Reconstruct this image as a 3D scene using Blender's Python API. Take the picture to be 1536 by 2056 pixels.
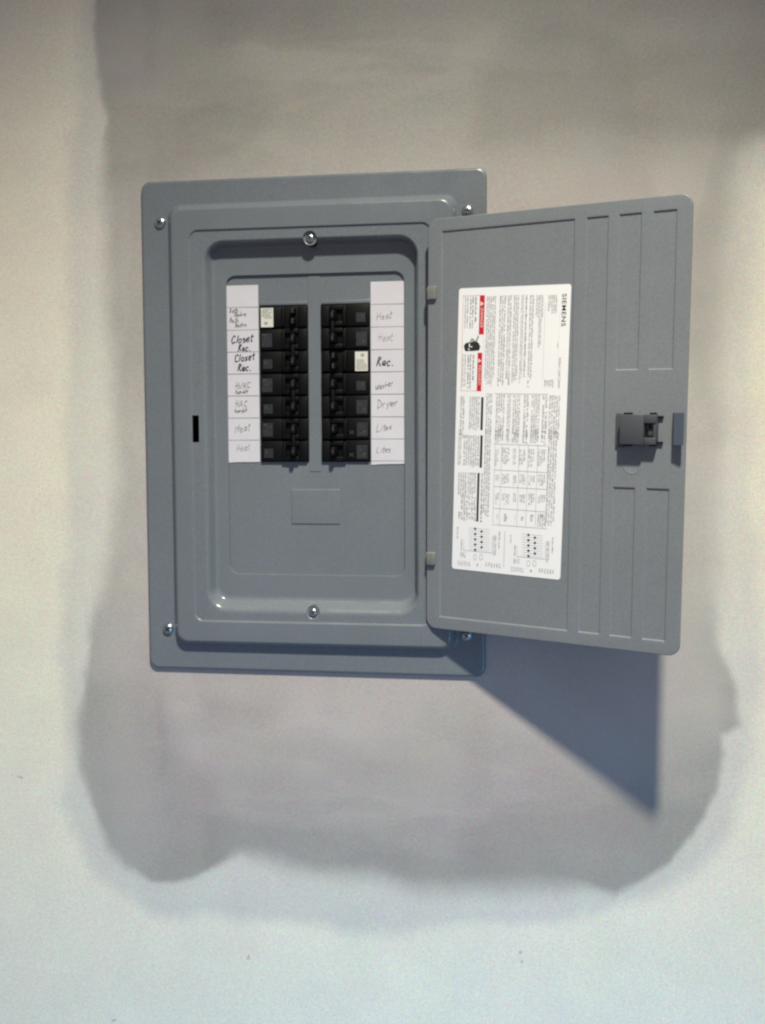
import bpy, bmesh, math, random
import numpy as np
from mathutils import Vector, Matrix

for o in list(bpy.data.objects):
    bpy.data.objects.remove(o, do_unlink=True)
scene = bpy.context.scene
COL = scene.collection
random.seed(7)

# ------------------------------------------------------------------ camera
# panel frame: x right, y up, z out of the wall (metres), origin = panel centre
# on the wall.  Blender: X = x, Y = -z, Z = y + HZ
HZ = 1.25
IMG_C = (768.0, 1028.0)
F_PX = 2030.0
CAM_P = np.array([0.241888, -0.021421, 1.130323])
CAM_R = (-0.065637, 0.141585, 0.005463)


def rotm(a, b, c):
    ca, sa, cb, sb, cc, sc = (math.cos(a), math.sin(a), math.cos(b),
                              math.sin(b), math.cos(c), math.sin(c))
    Rx = np.array([[1, 0, 0], [0, ca, -sa], [0, sa, ca]])
    Ry = np.array([[cb, 0, sb], [0, 1, 0], [-sb, 0, cb]])
    Rz = np.array([[cc, -sc, 0], [sc, cc, 0], [0, 0, 1]])
    return Rx @ Ry @ Rz


RC = rotm(*CAM_R)


def B(v):
    """panel frame -> blender world"""
    return Vector((v[0], -v[2], v[1] + HZ))


cam_d = bpy.data.cameras.new('camera')
cam = bpy.data.objects.new('camera', cam_d)
COL.objects.link(cam)
cx, cy, cz = [Vector((RC[0, k], -RC[2, k], RC[1, k])) for k in range(3)]
m = Matrix((cx, cy, cz)).transposed().to_4x4()
m.translation = B(CAM_P)
cam.matrix_world = m
cam_d.sensor_fit = 'VERTICAL'
cam_d.sensor_height = 24.0
cam_d.lens = F_PX / 2056.0 * 24.0
cam_d.clip_start = 0.02
cam_d.clip_end = 60.0
scene.camera = cam

# ------------------------------------------------------------------ light
world = bpy.data.worlds.new('World')
scene.world = world
world.use_nodes = True
bg = world.node_tree.nodes['Background']
bg.inputs['Color'].default_value = (1.0, 0.925, 0.985, 1)
bg.inputs['Strength'].default_value = 0.200


def lamp(name, kind, loc, energy, colour, size):
    d = bpy.data.lights.new(name, kind)
    d.energy = energy
    d.color = colour
    if kind in ('POINT', 'SPOT'):
        d.shadow_soft_size = size
    else:
        d.shape = 'RECTANGLE'
        d.size, d.size_y = size
    o = bpy.data.objects.new(name, d)
    COL.objects.link(o)
    o.location = loc
    return o


# recessed ceiling downlight, above and in front of the panel
k = lamp('ceiling_downlight', 'SPOT', B((0.423, 1.427, 1.013)), 264.0, (1.0, 0.95, 0.76), 0.055)
k.data.spot_size = math.radians(86.4)
k.data.spot_blend = 1.0
k.rotation_euler = (B((-0.747, -5.21, 0)) - k.location).to_track_quat('-Z', 'Y').to_euler()
# cool daylight reaching the lower wall from a window behind the camera
w = lamp('window_daylight', 'AREA', B((1.10, -1.15, 2.0)), 6.4, (0.05, 0.45, 0.92), (1.1, 0.8))
w.data.spread = math.radians(66)
w.rotation_euler = (B((0.12, -1.35, 0)) - w.location).to_track_quat('-Z', 'Y').to_euler()

scene.view_settings.view_transform = 'Standard'
scene.view_settings.look = 'None'
scene.view_settings.gamma = 1.0
scene.view_settings.exposure = 0.14
scene.view_settings.use_curve_mapping = False
scene.render.engine = 'CYCLES'
scene.cycles.filter_width = 2.3           # soft phone lens


# ------------------------------------------------------------------ pixel helpers
def ray(px, py):
    d = np.array([(px - IMG_C[0]) / F_PX, -(py - IMG_C[1]) / F_PX, -1.0])
    return RC @ d


def on_plane(px, py, z=0.0):
    d = ray(px, py)
    t = (z - CAM_P[2]) / d[2]
    q = CAM_P + t * d
    return q[0], q[1]


D_ORG = np.array([0.134253, -0.001193, 0.021916])
D_ANG, D_W, D_H, D_ROLL, D_PITCH = 0.366945, 0.27684, 0.444, -0.021045, 0.029131
_a = D_ANG
D_M = (np.array([[math.cos(_a), 0, -math.sin(_a)], [0, 1, 0], [math.sin(_a), 0, math.cos(_a)]])
       @ rotm(D_PITCH, 0, 0) @ rotm(0, 0, D_ROLL))


def on_door(px, py, n=0.0):
    """pixel -> (u from the hinge, v up) on the door's inner face"""
    d = ray(px, py)
    nn = D_M[:, 2]
    h = D_ORG + nn * n
    t = ((h - CAM_P) @ nn) / (d @ nn)
    q = D_M.T @ (CAM_P + t * d - D_ORG)
    return q[0], q[1]


# ------------------------------------------------------------------ materials
def speckle(nt, vec, src, scale, amt):
    """fine coloured speckle of a sprayed / rolled coat"""
    n = nt.nodes.new('ShaderNodeTexNoise')
    n.inputs['Scale'].default_value = scale
    n.inputs['Detail'].default_value = 1.5
    nt.links.new(vec, n.inputs['Vector'])
    a = nt.nodes.new('ShaderNodeVectorMath')
    a.operation = 'MULTIPLY_ADD'
    a.inputs[1].default_value = (2.6 * amt,) * 3
    a.inputs[2].default_value = (1 - 1.3 * amt,) * 3
    nt.links.new(n.outputs['Color'], a.inputs[0])
    m_ = nt.nodes.new('ShaderNodeVectorMath')
    m_.operation = 'MULTIPLY'
    nt.links.new(src, m_.inputs[0])
    nt.links.new(a.outputs[0], m_.inputs[1])
    return m_.outputs[0]


def mat(name, colour, rough=0.5, metal=0.0, spec=0.5, var=0.0, vscale=30.0,
        bump=0.0, bscale=400.0, grain=0.0, gscale=900.0, coat=0.0, rvar=0.0):
    mt = bpy.data.materials.new(name)
    mt.use_nodes = True
    nt = mt.node_tree
    p = nt.nodes['Principled BSDF']
    p.inputs['Base Color'].default_value = (*colour, 1)
    p.inputs['Roughness'].default_value = rough
    p.inputs['Metallic'].default_value = metal
    p.inputs['Specular IOR Level'].default_value = spec
    p.inputs['Coat Weight'].default_value = coat
    tc = nt.nodes.new('ShaderNodeTexCoord')
    src = None
    if var or grain:
        rgb = nt.nodes.new('ShaderNodeRGB')
        rgb.outputs[0].default_value = (*colour, 1)
        src = rgb.outputs[0]
        if grain:
            src = speckle(nt, tc.outputs['Object'], src, gscale, grain)
        for amt, sc, det in ((var, vscale, 5.0),):
            if not amt:
                continue
            n = nt.nodes.new('ShaderNodeTexNoise')
            n.inputs['Scale'].default_value = sc
            n.inputs['Detail'].default_value = det
            nt.links.new(tc.outputs['Object'], n.inputs['Vector'])
            r = nt.nodes.new('ShaderNodeMapRange')
            r.inputs[1].default_value = 0.25
            r.inputs[2].default_value = 0.75
            r.inputs[3].default_value = 1 - amt
            r.inputs[4].default_value = 1 + amt
            nt.links.new(n.outputs[0], r.inputs[0])
            mx = nt.nodes.new('ShaderNodeVectorMath')
            mx.operation = 'SCALE'
            nt.links.new(src, mx.inputs[0])
            nt.links.new(r.outputs[0], mx.inputs['Scale'])
            src = mx.outputs[0]
        nt.links.new(src, p.inputs['Base Color'])
    if rvar:
        n = nt.nodes.new('ShaderNodeTexNoise')
        n.inputs['Scale'].default_value = 22
        n.inputs['Detail'].default_value = 6
        n.inputs['Distortion'].default_value = 0.8
        nt.links.new(tc.outputs['Object'], n.inputs['Vector'])
        r = nt.nodes.new('ShaderNodeMapRange')
        for kk, v in ((1, 0.35), (2, 0.70), (3, rough - rvar * 0.4), (4, rough + rvar)):
            r.inputs[kk].default_value = v
        nt.links.new(n.outputs[0], r.inputs[0])
        nt.links.new(r.outputs[0], p.inputs['Roughness'])
    if bump:
        n = nt.nodes.new('ShaderNodeTexNoise')
        n.inputs['Scale'].default_value = bscale
        n.inputs['Detail'].default_value = 3
        nt.links.new(tc.outputs['Object'], n.inputs['Vector'])
        b = nt.nodes.new('ShaderNodeBump')
        b.inputs['Strength'].default_value = bump
        b.inputs['Distance'].default_value = 0.0004
        nt.links.new(n.outputs[0], b.inputs['Height'])
        nt.links.new(b.outputs[0], p.inputs['Normal'])
    return mt


M = {}
M['grey'] = mat('grey_enamel', (0.158, 0.181, 0.214), 0.24, spec=0.5, var=0.05, vscale=9,
                bump=0.10, bscale=260, grain=0.31, gscale=700, rvar=0.16)
M['door'] = mat('grey_enamel_lit', (0.197, 0.218, 0.250), 0.30, spec=0.5, var=0.05, vscale=9,
                bump=0.10, bscale=260, grain=0.31, gscale=700, rvar=0.16)  # panel grey made lighter: extra light on the door put into the colour
M['black'] = mat('black_plastic', (0.0032, 0.0035, 0.0043), 0.50, spec=0.18, var=0.15, vscale=60,
                 bump=0.15, bscale=900)
M['black2'] = mat('black_toggle', (0.0045, 0.0050, 0.0060), 0.42, spec=0.24, bump=0.1, bscale=900)
M['breaker_label'] = mat('breaker_label', (0.018, 0.020, 0.028), 0.5, var=0.35, vscale=350)
M['breaker_print'] = mat('breaker_print', (0.060, 0.060, 0.068), 0.6)
M['dark_in'] = mat('dark_interior', (0.010, 0.010, 0.011), 0.8, spec=0.1)
M['zinc'] = mat('zinc_plate', (0.50, 0.54, 0.58), 0.30, metal=1.0, var=0.1, vscale=200)
M['zinc_shade'] = mat('zinc_recess_shade', (0.10, 0.11, 0.13), 0.5, metal=0.8)  # same zinc darkened, shade of the cross recess put into the colour
M['paper'] = mat('paper_strip', (0.62, 0.615, 0.700), 0.75, spec=0.2, var=0.03, vscale=60, grain=0.05, gscale=1100)
M['sticker'] = mat('white_sticker', (0.66, 0.66, 0.63), 0.6, spec=0.3, var=0.03, vscale=80)
M['rating'] = mat('label_white', (0.885, 0.90, 0.965), 0.42, spec=0.4, var=0.015, vscale=20, grain=0.02)
M['ink'] = mat('ink_black', (0.02, 0.02, 0.022), 0.6)
M['ink_mid'] = mat('ink_mid_grey', (0.32, 0.32, 0.335), 0.6)
M['ink_soft'] = mat('ink_soft_grey', (0.50, 0.50, 0.53), 0.6)
M['ink_rule'] = mat('ink_rule', (0.33, 0.33, 0.34), 0.6)
M['red'] = mat('label_red', (0.62, 0.012, 0.035), 0.45)
M['pink'] = mat('label_pink_rule', (0.75, 0.30, 0.27), 0.5)
M['offwhite'] = mat('label_offwhite', (0.80, 0.70, 0.66), 0.5)
M['pen'] = mat('marker_ink', (0.030, 0.024, 0.050), 0.7, var=0.3, vscale=300)
M['pencil'] = mat('ballpoint_ink', (0.17, 0.15, 0.17), 0.7, var=0.3, vscale=300)
M['pencil_l'] = mat('faint_ballpoint_ink', (0.27, 0.25, 0.28), 0.7, var=0.3, vscale=300)
M['pencil_f'] = mat('worn_ballpoint_ink', (0.40, 0.38, 0.41), 0.7, var=0.2, vscale=300)
M['latch'] = mat('latch_plastic', (0.066, 0.074, 0.090), 0.42, spec=0.45, bump=0.1, bscale=700)
M['latch_hook'] = mat('latch_hook_plastic', (0.080, 0.100, 0.145), 0.45, spec=0.4)
M['hinge'] = mat('hinge_metal', (0.200, 0.206, 0.205), 0.42, var=0.1, vscale=200)


# ------------------------------------------------------------------ mesh helpers
def link(name, me, mats, parent=None, loc=None, smooth=None, wn=False):
    o = bpy.data.objects.new(name, me)
    COL.objects.link(o)
    if not isinstance(mats, (list, tuple)):
        mats = [mats]
    if not me.materials:
        for x in mats:
            me.materials.append(x)
    if smooth is not None:
        me.polygons.foreach_set('use_smooth', [True] * len(me.polygons))
        me.set_sharp_from_angle(angle=math.radians(smooth))
    o.parent = parent
    if wn:
        md = o.modifiers.new('weighted_normal', 'WEIGHTED_NORMAL')
        md.keep_sharp = True
        md.weight = 100
    if loc is not None:
        o.location = loc
    return o


def bm_mesh(bm, name='mesh'):
    bmesh.ops.recalc_face_normals(bm, faces=bm.faces)
    me = bpy.data.meshes.new(name)
    bm.to_mesh(me)
    bm.free()
    return me


def bm_box(bm, x0, x1, y0, y1, z0, z1, bevel=0.0, mi=0, seg=2):
    """box in the panel frame (x right, y up, z out); verts stored as (x,-z,y)"""
    vs = [bm.verts.new((x, -z, y)) for x in (x0, x1) for y in (y0, y1) for z in (z0, z1)]
    fs = []
    for a, b, c, d in ((0, 1, 3, 2), (4, 6, 7, 5), (0, 4, 5, 1), (2, 3, 7, 6), (0, 2, 6, 4), (1, 5, 7, 3)):
        f = bm.faces.new((vs[a], vs[b], vs[c], vs[d]))
        f.material_index = mi
        fs.append(f)
    if bevel:
        bmesh.ops.recalc_face_normals(bm, faces=fs)
        es = list({e for f in fs for e in f.edges})
        r = bmesh.ops.bevel(bm, geom=es, offset=bevel, segments=seg, profile=0.5, affect='EDGES')
        for f in r['faces']:
            f.material_index = mi
    return fs


def box(name, x0, x1, y0, y1, z0, z1, material, parent, bevel=0.0, loc=None):
    bm = bmesh.new()
    bm_box(bm, x0, x1, y0, y1, z0, z1, bevel)
    return link(name, bm_mesh(bm, name), material, parent, loc, smooth=35)


def rr_loop(x0, x1, y0, y1, r, n=8):
    """rounded rectangle, counter-clockwise from the right-bottom corner"""
    pts = []
    for (cx_, cy_, a0) in ((x1 - r, y0 + r, -90), (x1 - r, y1 - r, 0), (x0 + r, y1 - r, 90), (x0 + r, y0 + r, 180)):
        for k in range(n + 1):
            a = math.radians(a0 + 90.0 * k / n)
            pts.append((cx_ + r * math.cos(a), cy_ + r * math.sin(a)))
    return pts


def loft(loops, cap=False):
    """loops: list of (points, z)"""
    bm = bmesh.new()
    rows = [[bm.verts.new((p[0], -z, p[1])) for p in pts] for pts, z in loops]
    n = len(rows[0])
    for a, b in zip(rows, rows[1:]):
        for k in range(n):
            bm.faces.new((a[k], a[(k + 1) % n], b[(k + 1) % n], b[k]))
    if cap:
        bm.faces.new(rows[-1])
    return bm


def lathe_bm(profile, n=24):
    """profile (r, z): axis along panel z"""
    bm = bmesh.new()
    rows = []
    for r, z in profile:
        if r < 1e-6:
            rows.append([bm.verts.new((0, -z, 0))])
        else:
            rows.append([bm.verts.new((r * math.cos(2 * math.pi * k / n), -z, r * math.sin(2 * math.pi * k / n))) for k in range(n)])
    for a, b in zip(rows, rows[1:]):
        for k in range(n):
            k2 = (k + 1) % n
            if len(a) == 1:
                bm.faces.new((a[0], b[k2], b[k]))
            elif len(b) == 1:
                bm.faces.new((a[k], a[k2], b[0]))
            else:
                bm.faces.new((a[k], a[k2], b[k2], b[k]))
    return bm


def boolean_cut(me, cutter_me):
    a = bpy.data.objects.new('tmp_a', me)
    b = bpy.data.objects.new('tmp_b', cutter_me)
    COL.objects.link(a)
    COL.objects.link(b)
    md = a.modifiers.new('cut', 'BOOLEAN')
    md.operation = 'DIFFERENCE'
    md.solver = 'EXACT'
    md.object = b
    bpy.context.view_layer.update()
    dg = bpy.context.evaluated_depsgraph_get()
    out = bpy.data.meshes.new_from_object(a.evaluated_get(dg))
    bpy.data.objects.remove(a)
    bpy.data.objects.remove(b)
    return out


# ------------------------------------------------------------------ the wall
PW, PH = 0.394 / 2, 0.562206 / 2          # cover half size
HX, HY = 0.160, 0.240                     # opening cut in the wall board


def smooth01(t):
    t = np.clip(t, 0, 1)
    return t * t * (3 - 2 * t)


def poly_sd(P, poly):
    """signed distance (positive inside) of points P to a closed polygon"""
    poly = np.array(poly, float)
    d2 = np.full(len(P), 1e9)
    inside = np.zeros(len(P), bool)
    for a, b in zip(poly, np.roll(poly, -1, 0)):
        e = b - a
        w_ = P - a
        t = np.clip((w_ @ e) / (e @ e), 0, 1)
        dd = w_ - t[:, None] * e
        d2 = np.minimum(d2, (dd ** 2).sum(1))
        c = ((a[1] <= P[:, 1]) != (b[1] <= P[:, 1]))
        if abs(e[1]) > 1e-9:
            xi = a[0] + (P[:, 1] - a[1]) / e[1] * e[0]
            inside ^= c & (P[:, 0] < xi)
    return np.where(inside, 1, -1) * np.sqrt(d2)


def value_noise(P, scale, seed):
    rng = np.random.RandomState(seed)
    g = rng.rand(64, 64)
    q = P / scale
    i = np.floor(q).astype(int)
    f = q - i
    f = f * f * (3 - 2 * f)
    x0, y0 = i[:, 0] % 64, i[:, 1] % 64
    x1, y1 = (x0 + 1) % 64, (y0 + 1) % 64
    return ((g[x0, y0] * (1 - f[:, 0]) + g[x1, y0] * f[:, 0]) * (1 - f[:, 1])
            + (g[x0, y1] * (1 - f[:, 0]) + g[x1, y1] * f[:, 0]) * f[:, 1]) * 2 - 1


def build_wall():
    st = 0.0028                            # fine where the compound was worked, coarse beyond
    xs = np.concatenate([np.arange(-1.0, -0.45, 0.025), np.arange(-0.45, 0.75, st), np.arange(0.75, 1.31, 0.025)])
    ys = np.concatenate([np.arange(-1.15, -0.68, 0.025), np.arange(-0.68, 0.62, st), np.arange(0.62, 1.11, 0.025)])
    X, Y = np.meshgrid(xs, ys)
    P = np.stack([X.ravel(), Y.ravel()], 1)
    W2 = lambda pts: [on_plane(px, py, 0.0) for px, py in pts]
    # skim coat of joint compound troweled round the panel
    mud = W2([(188, -400), (186, 60), (196, 150), (212, 240), (206, 330), (204, 500), (212, 640), (226, 800),
              (230, 980), (214, 1090), (194, 1190), (178, 1290), (164, 1380), (152, 1460), (156, 1540), (176, 1590),
              (188, 1640), (208, 1700), (250, 1742), (306, 1776), (372, 1774), (424, 1746), (478, 1722), (560, 1742),
              (650, 1760), (750, 1766), (830, 1790), (910, 1802), (990, 1788), (1090, 1784), (1180, 1792),
              (1240, 1802), (1296, 1770), (1352, 1728), (1376, 1690), (1412, 1640), (1440, 1580), (1452, 1520),
              (1456, 1480), (1494, 1452), (1484, 1390), (1462, 1340), (1440, 1290), (1446, 1160), (1450, 1000),
              (1456, 850), (1464, 700), (1470, 560), (1472, 440), (1478, 380), (1490, 320), (1520, 282), (1600, 268), (1900, 240),
              (1900, -400)])
    thin = W2([(150, -400), (150, 60), (168, 200), (128, 300), (128, 520), (132, 800), (126, 1100), (120, 1400), (128, 1600),
               (160, 1720), (230, 1790), (320, 1840), (480, 1846), (620, 1868), (800, 1872), (960, 1862), (1150, 1850),
               (1290, 1820), (1400, 1760), (1470, 1660), (1500, 1560), (1540, 1400), (1520, 1200), (1512, 900), (1520, 600),
               (1530, 380), (1570, 310), (1700, 290), (1900, 280), (1900, -400)])
    wob = np.stack([value_noise(P, 0.045, 1), value_noise(P, 0.045, 2)], 1) * 0.004 \
        + np.stack([value_noise(P, 0.016, 3), value_noise(P, 0.016, 4)], 1) * 0.0012
    sd = poly_sd(P + wob, mud)
    sdt = poly_sd(P + wob * 1.6, thin)
    wide = smooth01((value_noise(P, 0.21, 9) + 0.2) * 1.2)
    side = smooth01((P[:, 1] + 0.26) / 0.10) * smooth01((0.36 - P[:, 1]) / 0.10)
    ew = 0.010 + 0.022 * wide * smooth01((value_noise(P, 0.09, 19) + 0.6) * 0.8) + 0.026 * side \
        + 0.022 * smooth01((-0.30 - P[:, 1]) / 0.05) * smooth01((P[:, 0] + 0.10) / 0.06) * smooth01((0.34 - P[:, 0]) / 0.10)
    fine = value_noise(P * np.array([1.0, 0.25]), 0.006, 21) * 0.0011 + value_noise(P, 0.009, 22) * 0.0011
    a_mud = smooth01((sd + fine + ew * 0.4) / ew)
    a_thin = smooth01((sdt + fine + 0.010) / 0.026)
    paint = np.array([0.785, 0.760, 0.662])
    thinc = np.array([0.650, 0.640, 0.602])
    core = np.array([0.450, 0.413, 0.412])
    edge = np.array([0.426, 0.416, 0.400])
    t = (smooth01(sd / 0.10) * smooth01((0.33 - P[:, 1]) / 0.12))[:, None]
    mudc = edge * (1 - t) + core * t
    k = np.ones(len(P))
    # laps of the trowel: outline in photo pixels, tone, softness in pixels
    PXM = 0.000557
    laps = [
        ([(150, 1360), (148, 1470), (170, 1590), (190, 1690), (245, 1750), (306, 1786), (376, 1784), (436, 1746), (452, 1680), (430, 1600),
          (372, 1500), (330, 1430), (300, 1390), (230, 1370)], 0.91, 32),
        ([(400, 1640), (480, 1652), (560, 1662), (640, 1658), (750, 1668), (850, 1650), (920, 1662), (1010, 1640), (1250, 1610), (1420, 1630),
          (1370, 1740), (1240, 1815), (1000, 1805), (830, 1805), (650, 1775), (480, 1735), (410, 1750)], 0.90, 15),
        ([(920, 1570), (1260, 1575), (1450, 1500), (1450, 1620), (1300, 1800), (918, 1805)], 0.945, 16),
        ([(985, 96), (1030, 62), (1100, 45), (1170, 50), (1230, 75), (1290, 104), (1420, 90), (1700, 60), (1700, 266), (1520, 276), (1300, 277), (1240, 268),
          (1100, 262), (962, 290), (958, 170)], 0.885, 20),
        ([(680, 142), (760, 128), (830, 125), (904, 134), (890, 147), (760, 143), (700, 150)], 0.935, 6),
        ([(530, 82), (640, 72), (900, 69), (940, 74), (900, 80), (640, 84)], 0.95, 6),
        ([(215, 146), (300, 140), (520, 150), (560, 210), (530, 262), (420, 330), (290, 372), (198, 380), (203, 250)], 0.915, 20),
        ([(284, -60), (326, -60), (314, 130), (290, 136)], 0.94, 12),
        ([(540, 262), (900, 200), (950, 250), (930, 330), (600, 350), (500, 322)], 1.05, 30),
        ([(1000, 320), (1280, 300), (1450, 330), (1400, 430), (1000, 440)], 1.03, 26),
        ([(1435, 1375), (1484, 1380), (1490, 1430), (1502, 1470), (1440, 1476)], 0.95, 7),
        ([(312, 1400), (326, 1396), (334, 1480), (330, 1565), (318, 1560)], 0.945, 7),
        ([(1452, 1340), (1466, 1340), (1470, 1480), (1456, 1480)], 0.955, 5),
        ([(940, 1400), (990, 1440), (985, 1590), (930, 1560)], 0.96, 14),
        ([(430, 1590), (900, 1600), (900, 1612), (430, 1606)], 1.03, 6),
        ([(340, 1420), (400, 1410), (410, 1560), (360, 1570)], 1.04, 14),
        ([(350, -60), (1700, -60), (1700, 300), (1300, 330), (980, 345), (600, 350), (350, 330)], 0.86, 70),
        ([(300, 1500), (640, 1520), (1250, 1520), (1500, 1480), (1500, 1900), (300, 1900)], 0.90, 60),
        ([(-20, -60), (1600, -60), (1600, 40), (900, 60), (300, 50), (-20, 40)], 0.95, 30),
    ]
    lw = np.stack([value_noise(P, 0.035, 31), value_noise(P, 0.035, 32)], 1) * 0.0045
    for pts, tone, soft in laps:
        d_ = poly_sd(P + lw, W2(pts)) + fine
        k *= 1 + (tone - 1) * smooth01(d_ / (1.3 * soft * PXM) * 0.5 + 0.5)
    # dozens of short overlapping strokes, running round the panel
    rg = np.random.RandomState(5)
    for q in range(70):
        an = rg.uniform(0, 2 * math.pi)
        cx_, cy_ = 0.08 + 0.36 * math.cos(an) * rg.uniform(0.75, 1.05), 0.02 + 0.45 * math.sin(an) * rg.uniform(0.8, 1.15)
        hor = abs(math.sin(an)) > 0.6
        ang = (0 if hor else math.pi / 2) + rg.uniform(-0.35, 0.35)
        dx, dy = P[:, 0] + lw[:, 0] - cx_, P[:, 1] + lw[:, 1] - cy_
        u_ = dx * math.cos(ang) + dy * math.sin(ang)
        v_ = -dx * math.sin(ang) + dy * math.cos(ang)
        ln, wd = rg.uniform(0.05, 0.16), rg.uniform(0.010, 0.035)
        v_ = v_ + 1.2 * u_ * u_ * rg.uniform(-1, 1)
        m_ = smooth01((ln - np.abs(u_)) / 0.03) * smooth01((v_ + wd) / 0.003) * smooth01((wd - v_) / 0.03)
        k *= 1 + rg.uniform(-0.06, 0.06) * m_
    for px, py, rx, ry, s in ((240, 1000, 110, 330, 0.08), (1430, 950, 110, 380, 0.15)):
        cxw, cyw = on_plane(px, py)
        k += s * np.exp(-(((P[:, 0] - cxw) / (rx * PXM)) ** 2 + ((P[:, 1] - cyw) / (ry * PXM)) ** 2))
    k *= 1 + value_noise(P * np.array([0.30, 1.0]), 0.022, 5) * 0.018 + value_noise(P * np.array([1.0, 0.35]), 0.03, 6) * 0.015 \
        + value_noise(P, 0.07, 7) * 0.022 + value_noise(P, 0.018, 17) * 0.012
    mudc = mudc * k[:, None]
    tint = np.stack([value_noise(P, 0.045, 41), value_noise(P, 0.045, 42), value_noise(P, 0.045, 43)], 1) * 0.014
    pa = paint * (1 + 0.018 * value_noise(P, 0.2, 8) + 0.012 * value_noise(P * np.array([0.4, 1.0]), 0.05, 11) + 0.008 * value_noise(P, 0.02, 14))[:, None]
    c = pa * (1 - a_thin[:, None]) + thinc * (1 + 0.35 * (k - 1))[:, None] * a_thin[:, None]
    c = c * (1 - a_mud[:, None]) + mudc * a_mud[:, None]
    c = c * (1 + tint)
    # very slight build-up of the compound
    h = 0.0003 * a_thin + 0.0005 * a_mud + 0.00025 * value_noise(P, 0.06, 12) * a_mud + 0.0026 * (k - 1) * a_mud
    nx, ny = len(xs), len(ys)
    keep = ~((np.abs(X) < HX) & (np.abs(Y) < HY))
    dn = np.maximum(np.abs(P[:, 0]) - PW, np.abs(P[:, 1]) - PH)
    h = h * smooth01(dn / 0.12) - 0.0012
    co = np.stack([P[:, 0], -h, P[:, 1]], 1)
    ii = np.arange(nx * ny).reshape(ny, nx)
    q = np.stack([ii[:-1, :-1], ii[:-1, 1:], ii[1:, 1:], ii[1:, :-1]], -1).reshape(-1, 4)
    kq = (keep[:-1, :-1] | keep[1:, 1:] | keep[:-1, 1:] | keep[1:, :-1]).reshape(-1)
    q = q[kq]
    me = bpy.data.meshes.new('wall')
    me.vertices.add(len(co))
    me.vertices.foreach_set('co', co.ravel())
    me.loops.add(q.size)
    me.loops.foreach_set('vertex_index', q.ravel())
    me.polygons.add(len(q))
    me.polygons.foreach_set('loop_start', np.arange(0, q.size, 4))
    me.update()
    me.polygons.foreach_set('use_smooth', [True] * len(q))
    at = me.color_attributes.new('skim', 'FLOAT_COLOR', 'POINT')
    rgba = np.ones((len(co), 4))
    rgba[:, :3] = c
    at.data.foreach_set('color', rgba.ravel())
    # material
    mt = bpy.data.materials.new('plastered_wall')
    mt.use_nodes = True
    nt = mt.node_tree
    L = nt.links.new
    p = nt.nodes['Principled BSDF']
    p.inputs['Roughness'].default_value = 0.75
    p.inputs['Specular IOR Level'].default_value = 0.25
    ca = nt.nodes.new('ShaderNodeVertexColor')
    ca.layer_name = 'skim'
    tc = nt.nodes.new('ShaderNodeTexCoord')
    src = ca.outputs[0]
    src = speckle(nt, tc.outputs['Object'], src, 700, 0.27)
    src = speckle(nt, tc.outputs['Object'], src, 300, 0.07)
    for sc, amt, det in ((14, 0.035, 6),):
        n = nt.nodes.new('ShaderNodeTexNoise')
        n.inputs['Scale'].default_value = sc
        n.inputs['Detail'].default_value = det
        L(tc.outputs['Object'], n.inputs['Vector'])
        r = nt.nodes.new('ShaderNodeMapRange')
        for kk, v in ((1, 0.25), (2, 0.75), (3, 1 - amt), (4, 1 + amt)):
            r.inputs[kk].default_value = v
        L(n.outputs[0], r.inputs[0])
        mx = nt.nodes.new('ShaderNodeVectorMath')
        mx.operation = 'SCALE'
        L(src, mx.inputs[0])
        L(r.outputs[0], mx.inputs['Scale'])
        src = mx.outputs[0]
    # small scuffs and nicks in the paint
    for px, py, rx, ry, ang in ((40, 1561, 8, 2.2, 0.35), (498, 1923, 2.5, 6, 0.2), (1045, 1913, 3, 4, 0.4), (1048, 1932, 2.5, 4, -0.4),
                                (228, 2050, 7, 2.5, -0.5), (1300, 276, 22, 1.6, 0.12), (1262, 268, 16, 1.3, -0.05), (385, 1912, 36, 1.0, 0.28)):
        qx, qy = on_plane(px, py)
        mp = nt.nodes.new('ShaderNodeMapping')
        mp.vector_type = 'TEXTURE'
        mp.inputs['Location'].default_value = (qx, 0, qy)
        mp.inputs['Rotation'].default_value = (0, ang, 0)
        mp.inputs['Scale'].default_value = (rx * 0.000557, 1, ry * 0.000557)
        L(tc.outputs['Object'], mp.inputs['Vector'])
        ln = nt.nodes.new('ShaderNodeVectorMath')
        ln.operation = 'LENGTH'
        L(mp.outputs[0], ln.inputs[0])
        r = nt.nodes.new('ShaderNodeMapRange')
        for kk, v in ((1, 0.4), (2, 1.3), (3, 0.62 if rx < 10 else 0.90), (4, 1.0)):
            r.inputs[kk].default_value = v
        L(ln.outputs['Value'], r.inputs[0])
        mx = nt.nodes.new('ShaderNodeVectorMath')
        mx.operation = 'SCALE'
        L(src, mx.inputs[0])
        L(r.outputs[0], mx.inputs['Scale'])
        src = mx.outputs[0]
    L(src, p.inputs['Base Color'])
    n = nt.nodes.new('ShaderNodeTexNoise')
    n.inputs['Scale'].default_value = 150
    n.inputs['Detail'].default_value = 5
    L(tc.outputs['Object'], n.inputs['Vector'])
    b = nt.nodes.new('ShaderNodeBump')
    b.inputs['Strength'].default_value = 0.22
    b.inputs['Distance'].default_value = 0.0007
    L(n.outputs[0], b.inputs['Height'])
    L(b.outputs[0], p.inputs['Normal'])
    o = link('wall', me, mt)
    o.location = (0, 0, HZ)
    o['kind'] = 'structure'
    o['label'] = 'plaster wall with darker joint compound troweled round the panel'
    return o


build_wall()

# ------------------------------------------------------------------ the panel
panel = bpy.data.objects.new('electrical_panel', None)
COL.objects.link(panel)
panel.location = (0, 0, HZ)
panel['label'] = 'grey metal breaker panel with its door swung open, set in the plaster wall'
panel['category'] = 'electrical panel'

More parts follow.
